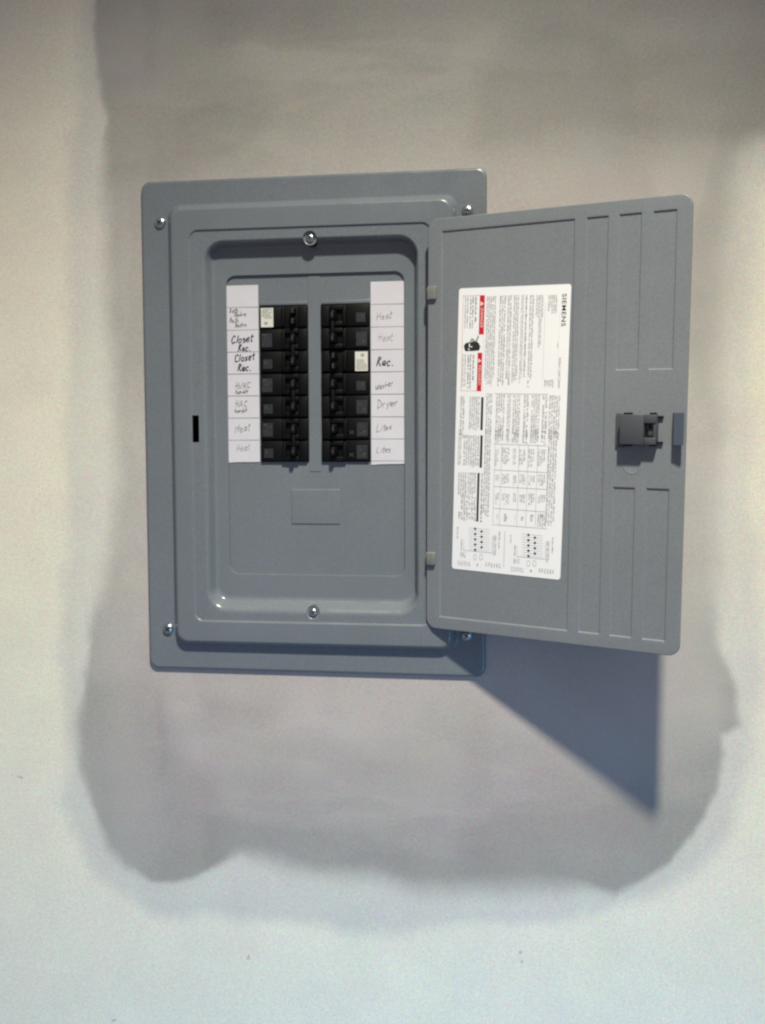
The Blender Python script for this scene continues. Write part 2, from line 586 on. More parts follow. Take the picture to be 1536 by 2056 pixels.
# cover: one pressed sheet, lofted through rounded rectangles
ZR, ZS, ZF = 0.0125, 0.0105, -0.0046      # raised frame, door rebate, recess floor
RX0, RX1, RY = -0.1655, 0.1655, 0.2535    # foot of the raised frame
SX0, SX1, SY = -0.1385, 0.1370, 0.2230    # door rebate
CX, CY = 0.1225, 0.2105                   # rim of the deep recess
FX0, FX1, FY0, FY1 = -0.1140, 0.1160, -0.1960, 0.2030    # recess floor
OX0, OY1 = on_plane(453, 554, ZF)           # opening in the floor
OX1, OY0 = on_plane(813, 1157, ZF)


def rect(i, x0, x1, y0, y1, r):
    return rr_loop(x0 + i, x1 - i, y0 + i, y1 - i, r)


loops = []
for i, z in ((0, -0.0010), (0.0000, 0.0014), (0.0006, 0.0026), (0.0018, 0.0033), (0.0035, 0.0036)):
    loops.append((rect(i, -PW, PW, -PH, PH, 0.0105 - i * 0.5), z))
for i, z in ((-0.0012, 0.0036), (0.0006, 0.0040), (0.0020, 0.0056), (0.0052, 0.0102), (0.0068, 0.0119), (0.0090, ZR)):
    loops.append((rect(i, RX0, RX1, -RY, RY, 0.0150 - 0.4 * max(i, 0)), z))
for i, z in ((-0.0010, ZR), (0.0, ZR - 0.0003), (0.0010, ZS + 0.0004), (0.0020, ZS)):
    loops.append((rect(i, SX0, SX1, -SY, SY, 0.0110 - i), z))
for t, z in ((-0.22, ZS), (-0.04, ZS - 0.0003), (0.10, ZS - 0.0010), (0.24, ZS - 0.0024), (0.36, ZS - 0.0045), (0.62, ZF + 0.0034), (0.76, ZF + 0.0015), (0.92, ZF + 0.0004), (1.15, ZF)):
    loops.append((rr_loop(-CX + t * (FX0 + CX), CX + t * (FX1 - CX), -CY + t * (FY0 + CY), CY + t * (FY1 - CY),
                          0.0230 - 0.009 * t), z))
for i, z in ((-0.0008, ZF), (0.0, ZF - 0.0004), (0.0002, ZF - 0.0030)):
    loops.append((rect(i, OX0, OX1, OY0, OY1, 0.0110), z))
cover_me = bm_mesh(loft(loops), 'cover')
# latch slot punched through the rebate
slx0, sly1 = on_plane(386, 834, ZS)
slx1, sly0 = on_plane(400, 888, ZS)
bmc = bmesh.new()
bm_box(bmc, slx0, slx1, sly0, sly1, -0.03, 0.03)
SEAT_X, SEAT_Y = 0.0013, 0.2105
for yy_ in (SEAT_Y, -SEAT_Y):
    rings = [[bmc.verts.new((SEAT_X + 0.0078 * math.cos(a_ * math.pi / 14), -zz_, yy_ + 0.0078 * math.sin(a_ * math.pi / 14))) for a_ in range(28)] for zz_ in (-0.03, 0.03)]
    for a_ in range(28):
        bmc.faces.new((rings[0][a_], rings[0][(a_ + 1) % 28], rings[1][(a_ + 1) % 28], rings[1][a_]))
    bmc.faces.new(rings[0][::-1])
    bmc.faces.new(rings[1])
# non-manifold sheet: cut by solid copy (give the sheet a thickness first)
bms = bmesh.new()
bms.from_mesh(cover_me)
bmesh.ops.recalc_face_normals(bms, faces=bms.faces)
# make sure the normals look out of the wall
if sum(f.normal.y * f.calc_area() for f in bms.faces) > 0:
    bmesh.ops.reverse_faces(bms, faces=bms.faces)
outer = [e for e in bms.edges if e.is_boundary]
geo = bmesh.ops.extrude_edge_only(bms, edges=outer)
for v in [g for g in geo['geom'] if isinstance(g, bmesh.types.BMVert)]:
    v.co.y = 0.014
rims = [e for e in bms.edges if e.is_boundary]
bmesh.ops.bridge_loops(bms, edges=rims)
bmesh.ops.recalc_face_normals(bms, faces=bms.faces)
solid = bpy.data.meshes.new('cover_solid')
bms.to_mesh(solid)
bms.free()
cut = boolean_cut(solid, bm_mesh(bmc, 'cutter'))
bms = bmesh.new()
bms.from_mesh(cut)
# drop the hidden backing again
dead = [f for f in bms.faces if all(v.co.y > 0.0135 for v in f.verts)]
bmesh.ops.delete(bms, geom=dead, context='FACES')
for v in bms.verts:
    if slx0 - 1e-4 < v.co.x < slx1 + 1e-4 and sly0 - 1e-4 < v.co.z < sly1 + 1e-4 and v.co.y > -ZS + 0.004:
        v.co.y = -ZS + 0.0014        # sheet thickness
cover_me = bpy.data.meshes.new('cover')
bms.to_mesh(cover_me)
bms.free()
cover_me.materials.clear()
link('cover', cover_me, M['grey'], panel, smooth=32, wn=True)

# steel box behind the cover
bm = bmesh.new()
bx, by, bz = 0.158, 0.238, -0.085
for (a, b_, c_, d_) in (((-bx, -by, bz), (bx, -by, bz), (bx, by, bz), (-bx, by, bz)),
                        ((-bx, -by, bz), (-bx, by, bz), (-bx, by, -0.0035), (-bx, -by, -0.0035)),
                        ((bx, -by, bz), (bx, by, bz), (bx, by, -0.0035), (bx, -by, -0.0035)),
                        ((-bx, -by, bz), (bx, -by, bz), (bx, -by, -0.0035), (-bx, -by, -0.0035)),
                        ((-bx, by, bz), (bx, by, bz), (bx, by, -0.0035), (-bx, by, -0.0035))):
    bm.faces.new([bm.verts.new((q[0], -q[2], q[1])) for q in (a, b_, c_, d_)])
link('enclosure_box', bm_mesh(bm), M['dark_in'], panel)

# dead front plate with the two breaker windows
ZD = ZF - 0.0032
WLX0, WY1 = on_plane(521, 614.5, ZD)
WLX1, WY0 = on_plane(621, 927.5, ZD)
WRX0, WRX1 = on_plane(645, 760, ZD)[0], on_plane(743.5, 760, ZD)[0]
WCX = 0.5 * (WLX1 + WRX0)
gx = [OX0 - 0.004, WLX0, WLX1, WRX0, WRX1, OX1 + 0.004]
gy = [OY0 - 0.004, WY0, WY1, OY1 + 0.004]
bm = bmesh.new()
for i in range(5):
    for j in range(3):
        if j == 1 and i in (1, 3):
            continue
        v = [bm.verts.new((x, -ZD, y)) for x, y in ((gx[i], gy[j]), (gx[i + 1], gy[j]), (gx[i + 1], gy[j + 1]), (gx[i], gy[j + 1]))]
        bm.faces.new(v)
for (x0, x1) in ((WLX0, WLX1), (WRX0, WRX1)):
    for (xa, ya, xb, yb) in ((x0, WY0, x1, WY0), (x1, WY0, x1, WY1), (x1, WY1, x0, WY1), (x0, WY1, x0, WY0)):
        bm.faces.new([bm.verts.new((xa, -ZD, ya)), bm.verts.new((xb, -ZD, yb)),
                      bm.verts.new((xb, -ZD + 0.0022, yb)), bm.verts.new((xa, -ZD + 0.0022, ya))])
bmesh.ops.remove_doubles(bm, verts=bm.verts, dist=1e-5)
link('dead_front_plate', bm_mesh(bm), M['grey'], panel)

# raised web between the two windows
bm = bmesh.new()
bm_box(bm, WCX - 0.0068, WCX + 0.0068, WY0 - 0.011, OY1 - 0.0015, ZD - 0.001, ZD + 0.0006, 0.0004)
link('centre_web', bm_mesh(bm), M['grey'], panel, smooth=40, wn=True)
# remaining twist-out strips above each window
for x0, x1 in ((WLX0, WLX1 - 0.001), (WRX0 + 0.001, WRX1)):
    box('twist_out_strip', x0, x1, WY1 + 0.0006, WY1 + 0.0046, ZD - 0.001, ZD + 0.0007, M['grey'], panel, 0.0005)
# blank main-breaker knock-out
kx0, ky1 = on_plane(585, 982, ZD)
kx1, ky0 = on_plane(683, 1053, ZD)
loops = [(rr_loop(kx0 + q_, kx1 - q_, ky0 + q_, ky1 - q_, 0.0012, 3), ZD + h_) for q_, h_ in ((0, -0.0002), (0, 0.0004), (0.0005, 0.0008), (0.0015, 0.0009))]
link('knock_out_blank', bm_mesh(loft(loops, True)), M['grey'], panel, smooth=40)

# ------------------------------------------------------------------ screws
R0 = 0.0064
prof = [(0.0068, 0.0), (R0, 0.0006), (R0 * 0.98, 0.0016), (R0 * 0.86, 0.0027), (R0 * 0.62, 0.0036), (R0 * 0.32, 0.0041), (0, 0.0042)]
sb = lathe_bm(prof, 28)
base = [e for e in sb.edges if e.is_boundary]
bmesh.ops.contextual_create(sb, geom=base)
screw_me = bm_mesh(sb, 'screw')
bmc = bmesh.new()
bm_box(bmc, -0.0036, 0.0036, -0.0007, 0.0007, 0.0018, 0.009)
c1 = bm_mesh(bmc)
bmc = bmesh.new()
bm_box(bmc, -0.0007, 0.0007, -0.0036, 0.0036, 0.0018, 0.009)
c2 = bm_mesh(bmc)
try:
    screw_cut = boolean_cut(boolean_cut(screw_me, c1), c2)
    if len(screw_cut.polygons) > 30:
        screw_me = screw_cut
except Exception as ex:
    print('screw cut', ex)
screw_me.materials.clear()
screw_me.materials.append(M['zinc'])
screw_me.materials.append(M['zinc_shade'])
_pr = sorted((q[0], q[1]) for q in prof)
for f_ in screw_me.polygons:
    rr_ = math.hypot(f_.center.x, f_.center.z)
    zz_ = float(np.interp(rr_, [q[0] for q in _pr], [q[1] for q in _pr]))
    f_.material_index = 1 if (-f_.center.y < zz_ - 0.0004 and rr_ < 0.0040 and -f_.center.y > 0.001) else 0
scr_small = screw_me.copy()
scr_small.transform(Matrix.Scale(0.74, 4))


def screw(x, y, z, ang, me=screw_me):
    o = link('screw', me, M['zinc'], panel, (x, -z, y), smooth=40)
    o.rotation_euler = (0, ang, 0)
    return o


for (px, py), ang in (((321, 447), 0.6), ((939, 423), 0.15), ((337, 1263), 0.9), ((937, 1276), 0.5)):
    x, y = on_plane(px, py, 0.0055)
    screw(x, y, 0.0034, ang)
for y in (0.2105, -0.2105):
    # pressed seat for the dead-front screw
    bm = lathe_bm([(0.00785, -0.0060), (0.00785, -0.0022), (0.0074, -0.0026), (0.0066, -0.0030), (0.0, -0.0031)], 28)
    link('screw_seat', bm_mesh(bm), M['grey'], panel, (0.0013, -(ZS - 0.0002), y), smooth=50)
    screw(0.0013, y, ZS - 0.0031, 0.5, scr_small)

# ------------------------------------------------------------------ hand lettering
GL = {
    'C': [[(.6, .82), (.42, 1), (.15, .8), (.05, .4), (.2, .05), (.62, .15)]],
    'l': [[(.22, 1), (.14, 0)]],
    'o': [[(.28, .52), (.08, .4), (.06, .12), (.26, 0), (.46, .15), (.44, .4), (.28, .52)]],
    's': [[(.48, .5), (.15, .46), (.2, .3), (.44, .22), (.4, .03), (.05, .02)]],
    'e': [[(.08, .25), (.46, .32), (.36, .52), (.12, .44), (.06, .16), (.24, 0), (.5, .08)]],
    't': [[(.28, .92), (.2, .06), (.42, .0)], [(.02, .6), (.52, .64)]],
    'R': [[(.08, 0), (.18, 1)], [(.12, .9), (.42, 1), (.56, .78), (.2, .5), (.6, 0)]],
    'c': [[(.46, .44), (.26, .52), (.06, .3), (.12, .04), (.48, .06)]],
    '.': [[(.1, .06), (.16, .0), (.2, .05)]],
    'H': [[(.1, 1), (.05, 0)], [(.55, 1), (.5, 0)], [(.06, .5), (.54, .55)]],
    'a': [[(.44, .46), (.16, .48), (.06, .18), (.2, 0), (.42, .2), (.46, .5), (.44, .08), (.56, 0)]],
    'V': [[(.05, 1), (.28, 0), (.58, 1)]],
    'A': [[(.02, 0), (.32, 1), (.56, 0)], [(.12, .38), (.5, .4)]],
    'D': [[(.18, .98), (.2, .0)], [(.0, .95), (.4, .95), (.62, .5), (.42, .08), (.16, 0)]],
    'r': [[(.1, .5), (.12, 0)], [(.12, .3), (.3, .5), (.46, .46)]],
    'y': [[(.06, .5), (.24, .1)], [(.48, .54), (.2, -.3)]],
    'L': [[(.16, 1), (.06, .02), (.56, .06)]],
    'i': [[(.16, .5), (.14, 0)], [(.18, .72), (.2, .76)]],
    'w': [[(.03, .5), (.16, 0), (.3, .4), (.44, 0), (.6, .5)]],
    'W': [[(.02, .9), (.16, 0), (.34, .7), (.5, 0), (.7, 1)]],
    'h': [[(.1, 1), (.08, 0)], [(.1, .32), (.3, .5), (.44, .34), (.46, 0)]],
    'u': [[(.06, .5), (.1, .08), (.3, 0), (.46, .2)], [(.46, .5), (.5, 0)]],
    'm': [[(.05, .5), (.06, 0)], [(.06, .36), (.2, .5), (.28, 0)], [(.28, .36), (.44, .5), (.56, 0)]],
    'd': [[(.42, .4), (.18, .48), (.06, .15), (.24, 0), (.44, .25)], [(.5, 1), (.46, 0)]],
    'n': [[(.08, .5), (.08, 0)], [(.08, .34), (.3, .5), (.46, .3), (.48, 0)]],
    'f': [[(.44, .96), (.24, .9), (.18, 0)], [(.02, .5), (.42, .54)]],
    'p': [[(.1, .5), (.06, -.35)], [(.1, .42), (.36, .5), (.46, .22), (.2, 0), (.08, .12)]],
    'B': [[(.1, 1), (.08, 0)], [(.1, .96), (.46, .85), (.16, .54), (.54, .3), (.08, .02)]],
    ' ': [],
}


def stroke_text(bm, s, x, y, size, width, z, slant=0.12, rise=0.0, jit=0.05, adv=0.62):
    rng = random.Random(s + str(round(x * 1e5)))
    cur = 0.0
    for ch in s:
        for st in GL[ch]:
            pts = [Vector((px_ + rng.uniform(-jit, jit), py_ + rng.uniform(-jit, jit))) for px_, py_ in st]
            # resample smoothly
            fine = []
            for k in range(len(pts) - 1):
                p0 = pts[max(k - 1, 0)]; p1 = pts[k]; p2 = pts[k + 1]; p3 = pts[min(k + 2, len(pts) - 1)]
                for t in (0, .25, .5, .75):
                    fine.append(0.5 * ((2 * p1) + (p2 - p0) * t + (2 * p0 - 5 * p1 + 4 * p2 - p3) * t * t + (3 * p1 - p0 - 3 * p2 + p3) * t ** 3))
            fine.append(pts[-1])
            W_ = []
            for q in fine:
                gx_ = cur + q.x * 0.85 + slant * q.y
                W_.append(Vector((x + gx_ * size, y + (q.y + rise * gx_) * size)))
            prev = None
            for k, q in enumerate(W_):
                tdir = (W_[min(k + 1, len(W_) - 1)] - W_[max(k - 1, 0)])
                if tdir.length < 1e-9:
                    continue
                tdir.normalize()
                nrm = Vector((-tdir.y, tdir.x)) * width * 0.5 * rng.uniform(0.8, 1.15)
                a_ = bm.verts.new((q.x + nrm.x, -z, q.y + nrm.y))
                b_ = bm.verts.new((q.x - nrm.x, -z, q.y - nrm.y))
                if prev:
                    bm.faces.new((prev[0], prev[1], b_, a_))
                prev = (a_, b_)
        cur += adv * (0.55 if ch in 'li.' else 0.75 if ch == 't' else 1.2 if ch in 'mwCRHVADLW' else 1.0)


def quad(bm, x0, x1, y0, y1, z, mi=0):
    f = bm.faces.new([bm.verts.new((x, -z, y)) for x, y in ((x0, y0), (x1, y0), (x1, y1), (x0, y1))])
    f.material_index = mi


# ------------------------------------------------------------------ directory strips
def strip(cx0, cx1, y1, y0, rules, texts, label, tilt):
    zt = ZD + 0.0004
    bm = bmesh.new()
    # paper with a very slight wave and an unevenly cut bottom
    nx_, ny_ = 4, 24
    g = []
    for j in range(ny_ + 1):
        row = []
        for i in range(nx_ + 1):
            fx, fy = i / nx_, j / ny_
            yy = y0 + (y1 - y0) * fy
            if j == 0:
                yy += tilt * (fx - 0.5) + 0.0003 * math.sin(5 * fx)
            zz = zt + 0.00012 * math.sin(9 * fy + 2 * fx)
            row.append(bm.verts.new((cx0 + (cx1 - cx0) * fx, -zz, yy)))
        g.append(row)
    top = []
    for j in range(ny_):
        for i in range(nx_):
            top.append(bm.faces.new((g[j][i], g[j][i + 1], g[j + 1][i + 1], g[j + 1][i])))
    ret = bmesh.ops.extrude_face_region(bm, geom=top)
    for v in [q for q in ret['geom'] if isinstance(q, bmesh.types.BMVert)]:
        v.co.y -= 0.0003
    o = link('directory_strip', bm_mesh(bm), M['paper'], panel)
    o['label'] = label
    for ry_ in rules:
        bm = bmesh.new()
        quad(bm, cx0 + 0.0002, cx1 - 0.0002, ry_ - 0.00026, ry_ + 0.00026, zt + 0.00060)
        link('ruled_line', bm_mesh(bm), M['ink_rule'], o)
    for (s, px, py, size_px, kind, rise) in texts:
        bm = bmesh.new()
        tx, ty = on_plane(px, py, zt)
        stroke_text(bm, s, tx, ty, size_px * 0.000567, {'pen': 0.00115, 'pencil': 0.00060, 'pencil_l': 0.00062, 'pencil_f': 0.00055}[kind], zt + 0.00065,
                    rise=rise, adv={'pen': 0.55}.get(kind, 0.54), jit=0.055 if kind == 'pen' else 0.10)
        link('handwriting', bm_mesh(bm), M[kind], o)
    return o


def yrow(px, py):
    return on_plane(px, py, ZD)[1]


lx0 = on_plane(456, 750, ZD)[0]
lx1 = on_plane(520.5, 750, ZD)[0]
strip(lx0, lx1, yrow(487, 573), yrow(490, 928), [yrow(488, v) for v in (617, 662.5, 706.5, 750.5, 794.5, 839, 883.5)],
      [('Bath', 461, 628, 9, 'pencil', 0), ('Bedrm', 471, 636, 9, 'pencil', .04), ('Bath', 461, 648, 10, 'pencil', 0), ('Bedrm', 472, 657, 9, 'pencil', .04),
       ('Closet', 465, 690, 15, 'pen', .10), ('Rec.', 478, 705, 13, 'pen', 0.02),
       ('Closet', 471, 727, 14, 'pen', .12), ('Rec.', 477, 745, 14, 'pen', 0.02),
       ('HVAC', 473, 780, 12, 'pencil_l', .02), ('humidif', 473, 790, 8, 'pencil', .02),
       ('HAC', 473, 817, 13, 'pencil_l', .0), ('humidif', 471, 828, 8, 'pencil', .02),
       ('Heat', 472, 869, 15, 'pencil_l', .16), ('Heat', 474, 908, 14, 'pencil_f', .20)],
      'handwritten white directory strip with Closet Rec. in black marker', 0.0012)
rx0 = on_plane(745, 750, ZD)[0]
rx1 = on_plane(812, 750, ZD)[0]
strip(rx0, rx1, yrow(778, 565), yrow(780, 932), [yrow(778, v) for v in (610.5, 656, 701.5, 746, 791, 836.5, 881, 925)],
      [('Heat', 757, 642, 14, 'pencil_l', .10), ('Heat', 759, 685, 14, 'pencil_f', .08), ('Rec.', 756, 734, 17, 'pen', .0),
       ('Washer', 754, 783, 11, 'pencil_l', .28), ('Dryer', 757, 819, 15, 'pencil_l', .12), ('Lites', 756, 866, 13, 'pencil_l', .12),
       ('Lites', 756, 909, 12, 'pencil_l', .06)],
      'handwritten white directory strip with Rec. in black marker', 0.0016)

# ------------------------------------------------------------------ circuit breakers
PITCH = (WY1 - WY0) / 7.0
ZB = ZD + 0.0032                                 # face of the breaker bodies


def breaker(side, row, poles, kind, label):
    """side -1: left column, toggle towards the web; side +1: the mirror image"""
    top = WY1 - 0.0006 - row * PITCH
    bot = top - poles * PITCH + 0.0007
    x_out, x_in = (WLX0 + 0.0005, WLX1 - 0.0003) if side < 0 else (WRX1 - 0.0005, WRX0 + 0.0003)
    s = 1 if side < 0 else -1               # +x_local from outside towards the web
    wdt = abs(x_in - x_out)
    root = bpy.data.objects.new('circuit_breaker', None)
    COL.objects.link(root)
    rj = random.Random(row * 7 + side * 3)
    root.location = (x_out, 0.055 + rj.uniform(-0.0004, 0.0004), HZ + bot)
    root.rotation_euler = (rj.uniform(-0.004, 0.004), 0, rj.uniform(-0.006, 0.006))
    root['label'] = label
    root['category'] = 'circuit breaker'
    root['group'] = 'black circuit breakers in the panel'

    def X(a):
        return s * a

    def bx_(bm, a0, a1, y0, y1, z0, z1, bev=0.0, mi=0):
        xa, xb = sorted((X(a0), X(a1)))
        bm_box(bm, xa, xb, y0, y1, z0 + 0.055, z1 + 0.055, bev, mi)

    H = top - bot
    bm = bmesh.new()
    for k in range(poles):
        y1_ = H - k * PITCH - 0.0002
        y0_ = max(0.0, H - (k + 1) * PITCH + 0.0004)
        bx_(bm, 0, wdt, y0_, y1_, -0.055, ZB - 0.0020, 0.0006)
        # stepped front: label shoulder, raised nose round the toggle
        bx_(bm, 0.0006, 0.0262, y0_ + 0.0010, y1_ - 0.0010, ZB - 0.003, ZB, 0.0006)
        bx_(bm, 0.0262, 0.0300, y0_ + 0.0016, y1_ - 0.0016, ZB - 0.003, ZB + 0.0024, 0.0008)
        bx_(bm, 0.0455, wdt - 0.0008, y0_ + 0.0010, y1_ - 0.0010, ZB - 0.003, ZB + 0.0005, 0.0006)
        n_t = 2 if kind == 'tandem' else 1
        if n_t == 1:
            bx_(bm, 0.0300, 0.0455, y0_ + 0.0010, y0_ + 0.0060, ZB - 0.003, ZB + 0.0022, 0.0006)
            bx_(bm, 0.0300, 0.0455, y1_ - 0.0060, y1_ - 0.0010, ZB - 0.003, ZB + 0.0022, 0.0006)
    body = link('body', bm_mesh(bm), M['black'], root, smooth=35)

    def toggle(yc, hh, ht=0.0105, w_=0.0052, a=0.0395):
        bm = bmesh.new()
        # tapering lever thrown towards the web
        base = [(a - w_ * 0.7, yc - hh / 2), (a + w_ * 0.7, yc - hh / 2), (a + w_ * 0.7, yc + hh / 2), (a - w_ * 0.7, yc + hh / 2)]
        tip = [(a + 0.0010 - w_ * 0.42, yc - hh * 0.44), (a + 0.0010 + w_ * 0.42, yc - hh * 0.44), (a + 0.0010 + w_ * 0.42, yc + hh * 0.44), (a + 0.0010 - w_ * 0.42, yc + hh * 0.44)]
        lo = [bm.verts.new((X(p_[0]), -(ZB - 0.003 + 0.055), p_[1])) for p_ in base]
        hi = [bm.verts.new((X(p_[0]), -(ZB + ht + 0.055), p_[1])) for p_ in tip]
        bm.faces.new(hi)
        bm.faces.new(lo[::-1])
        for k in range(4):
            bm.faces.new((lo[k], lo[(k + 1) % 4], hi[(k + 1) % 4], hi[k]))
        bmesh.ops.recalc_face_normals(bm, faces=bm.faces)
        bmesh.ops.bevel(bm, geom=list(bm.edges), offset=0.0009, segments=2, profile=0.5, affect='EDGES')
        t_ = link('toggle', bm_mesh(bm), M['black2'], root, smooth=40)
        # ON mark on the lever end
        bm = bmesh.new()
        xm = X(a + 0.0010)
        for dy in (-0.0018, 0.0006):
            quad(bm, xm - 0.0008, xm + 0.0008, yc + dy, yc + dy + 0.0013, ZB + ht + 0.055 + 0.0001)
        link('rating_mark', bm_mesh(bm), M['breaker_print'], t_)
        return t_

    for k in range(poles):
        yc = H - (k + 0.5) * PITCH
        if kind == 'tandem':
            for dy in (0.0058, -0.0058):
                toggle(yc + dy, 0.0078, 0.0085, 0.0048)
        else:
            toggle(yc, 0.0108)
    if kind == 'double':
        bm = bmesh.new()
        yc0, yc1 = H - 0.5 * PITCH, H - 1.5 * PITCH
        bx_(bm, 0.0388, 0.0422, yc1 + 0.004, yc0 - 0.004, ZB + 0.0042, ZB + 0.0082, 0.0006)
        link('handle_tie', bm_mesh(bm), M['black2'], root, smooth=40)

    # print and stickers
    rng = random.Random(row * 10 + side)
    if kind == 'tandem':
        yc = H - 0.5 * PITCH
        bm = bmesh.new()
        bx_(bm, 0.0020, 0.0165, yc - 0.0112, yc + 0.0105, ZB, ZB + 0.0003)
        st = link('sticker', bm_mesh(bm), M['sticker'], root)
        st['label'] = 'small white sticker'
        bm = bmesh.new()
        dirn = -s                           # the mirrored breaker is mounted upside down
        zz = ZB + 0.055 + 0.0005
        for ln in range(6):
            u = 0.0030
            while u < 0.0150:
                w_ = rng.uniform(0.0010, 0.0030)
                if rng.random() < 0.82:
                    xa, xb = sorted((X(u), X(min(u + w_, 0.0152))))
                    yy = yc - dirn * (0.0000 - ln * 0.0019) * -1
                    yy = yc + s * (0.0090 - ln * 0.0020) - 0.0004
                    quad(bm, xa, xb, yy, yy + 0.0011, zz)
                u += w_ + 0.0006
        link('sticker_text', bm_mesh(bm), M['ink_rule'], st)
        bm = bmesh.new()
        xm = X(0.0080)
        ym = yc - s * 0.0066
        bm.faces.new([bm.verts.new((xm + 0.0022 * math.cos(q), -zz, ym + 0.0017 * math.sin(q))) for q in [2 * math.pi * i / 14 for i in range(14)]])
        link('test_mark', bm_mesh(bm), M['ink_mid'], st)
    else:
        for k in range(poles):
            yc = H - (k + 0.5) * PITCH
            full = (kind == 'single') or (k == 0 and side < 0) or (k == poles - 1 and side > 0)
            bm = bmesh.new()
            if full:
                bx_(bm, 0.0022, 0.0148, yc - 0.0085, yc + 0.0072, ZB - 0.0001, ZB + 0.00025)
            else:
                bx_(bm, 0.0040, 0.0148, yc - 0.0075, yc + 0.0032, ZB - 0.0001, ZB + 0.00025)
            lb = link('rating_label', bm_mesh(bm), M['breaker_label'], root)
            bm = bmesh.new()
            zz = ZB + 0.055 + 0.00045
            if full:
                for ln in range(5):
                    u = 0.0034
                    while u < 0.0138:
                        w_ = rng.uniform(0.0008, 0.0022)
                        if rng.random() < 0.45:
                            xa, xb = sorted((X(u), X(min(u + w_, 0.0142))))
                            yy = yc + 0.0050 - ln * 0.0027
                            quad(bm, xa, xb, yy, yy + 0.0008, zz)
                        u += w_ + 0.0007
                xa, xb = sorted((X(0.0050), X(0.0074)))
                quad(bm, xa, xb, yc + s * 0.0042, yc + s * 0.0042 + 0.0020, zz + 0.00005)
            else:
                xm, ym = X(0.0072), yc - 0.0010
                for sg in (1, -1):
                    bm.faces.new([bm.verts.new((xm + dx * 0.0020 + ddx, -zz - 0.00005 * (sg + 1), ym + sg * dx * 0.0024)) for dx, ddx in
                                  ((-1, -0.0004), (-1, 0.0004), (1, 0.0004), (1, -0.0004))])
            link('rating_print', bm_mesh(bm), M['breaker_print'], lb)
            if kind == 'single':
                bm = bmesh.new()
                for q0 in (0.0180, 0.0212):
                    xa, xb = sorted((X(q0), X(q0 + 0.0022)))
                    quad(bm, xa, xb, yc - 0.0056, yc - 0.0050, zz)
                    quad(bm, xa, xb, yc - 0.0030, yc - 0.0024, zz)
                    xm = X(q0 + (0.0018 if q0 < 0.02 else 0.0003))
                    quad(bm, xm - 0.0003, xm + 0.0003, yc - 0.0050, yc - 0.0030, zz)
                link('ampere_mark', bm_mesh(bm), M['breaker_print'], root)
    return root


breaker(-1, 0, 1, 'tandem', 'black twin breaker with white sticker, above the Closet Rec. breaker')
breaker(-1, 1, 2, 'double', 'black two-pole breaker beside the Closet Rec. rows of the strip')
breaker(-1, 3, 2, 'double', 'black two-pole breaker just below the one beside the Closet Rec. rows')
breaker(-1, 5, 2, 'double', 'black two-pole breaker lowest in the column beside the Closet Rec. strip')
breaker(1, 0, 2, 'double', 'black two-pole breaker beside the two Heat rows above Rec.')
breaker(1, 2, 1, 'tandem', 'black twin breaker with white sticker beside the single Rec. row')
breaker(1, 3, 2, 'double', 'black two-pole breaker beside the Washer and Dryer rows')
breaker(1, 5, 1, 'single', 'black single breaker beside the upper Lites row')
breaker(1, 6, 1, 'single', 'black single breaker beside the lower Lites row')


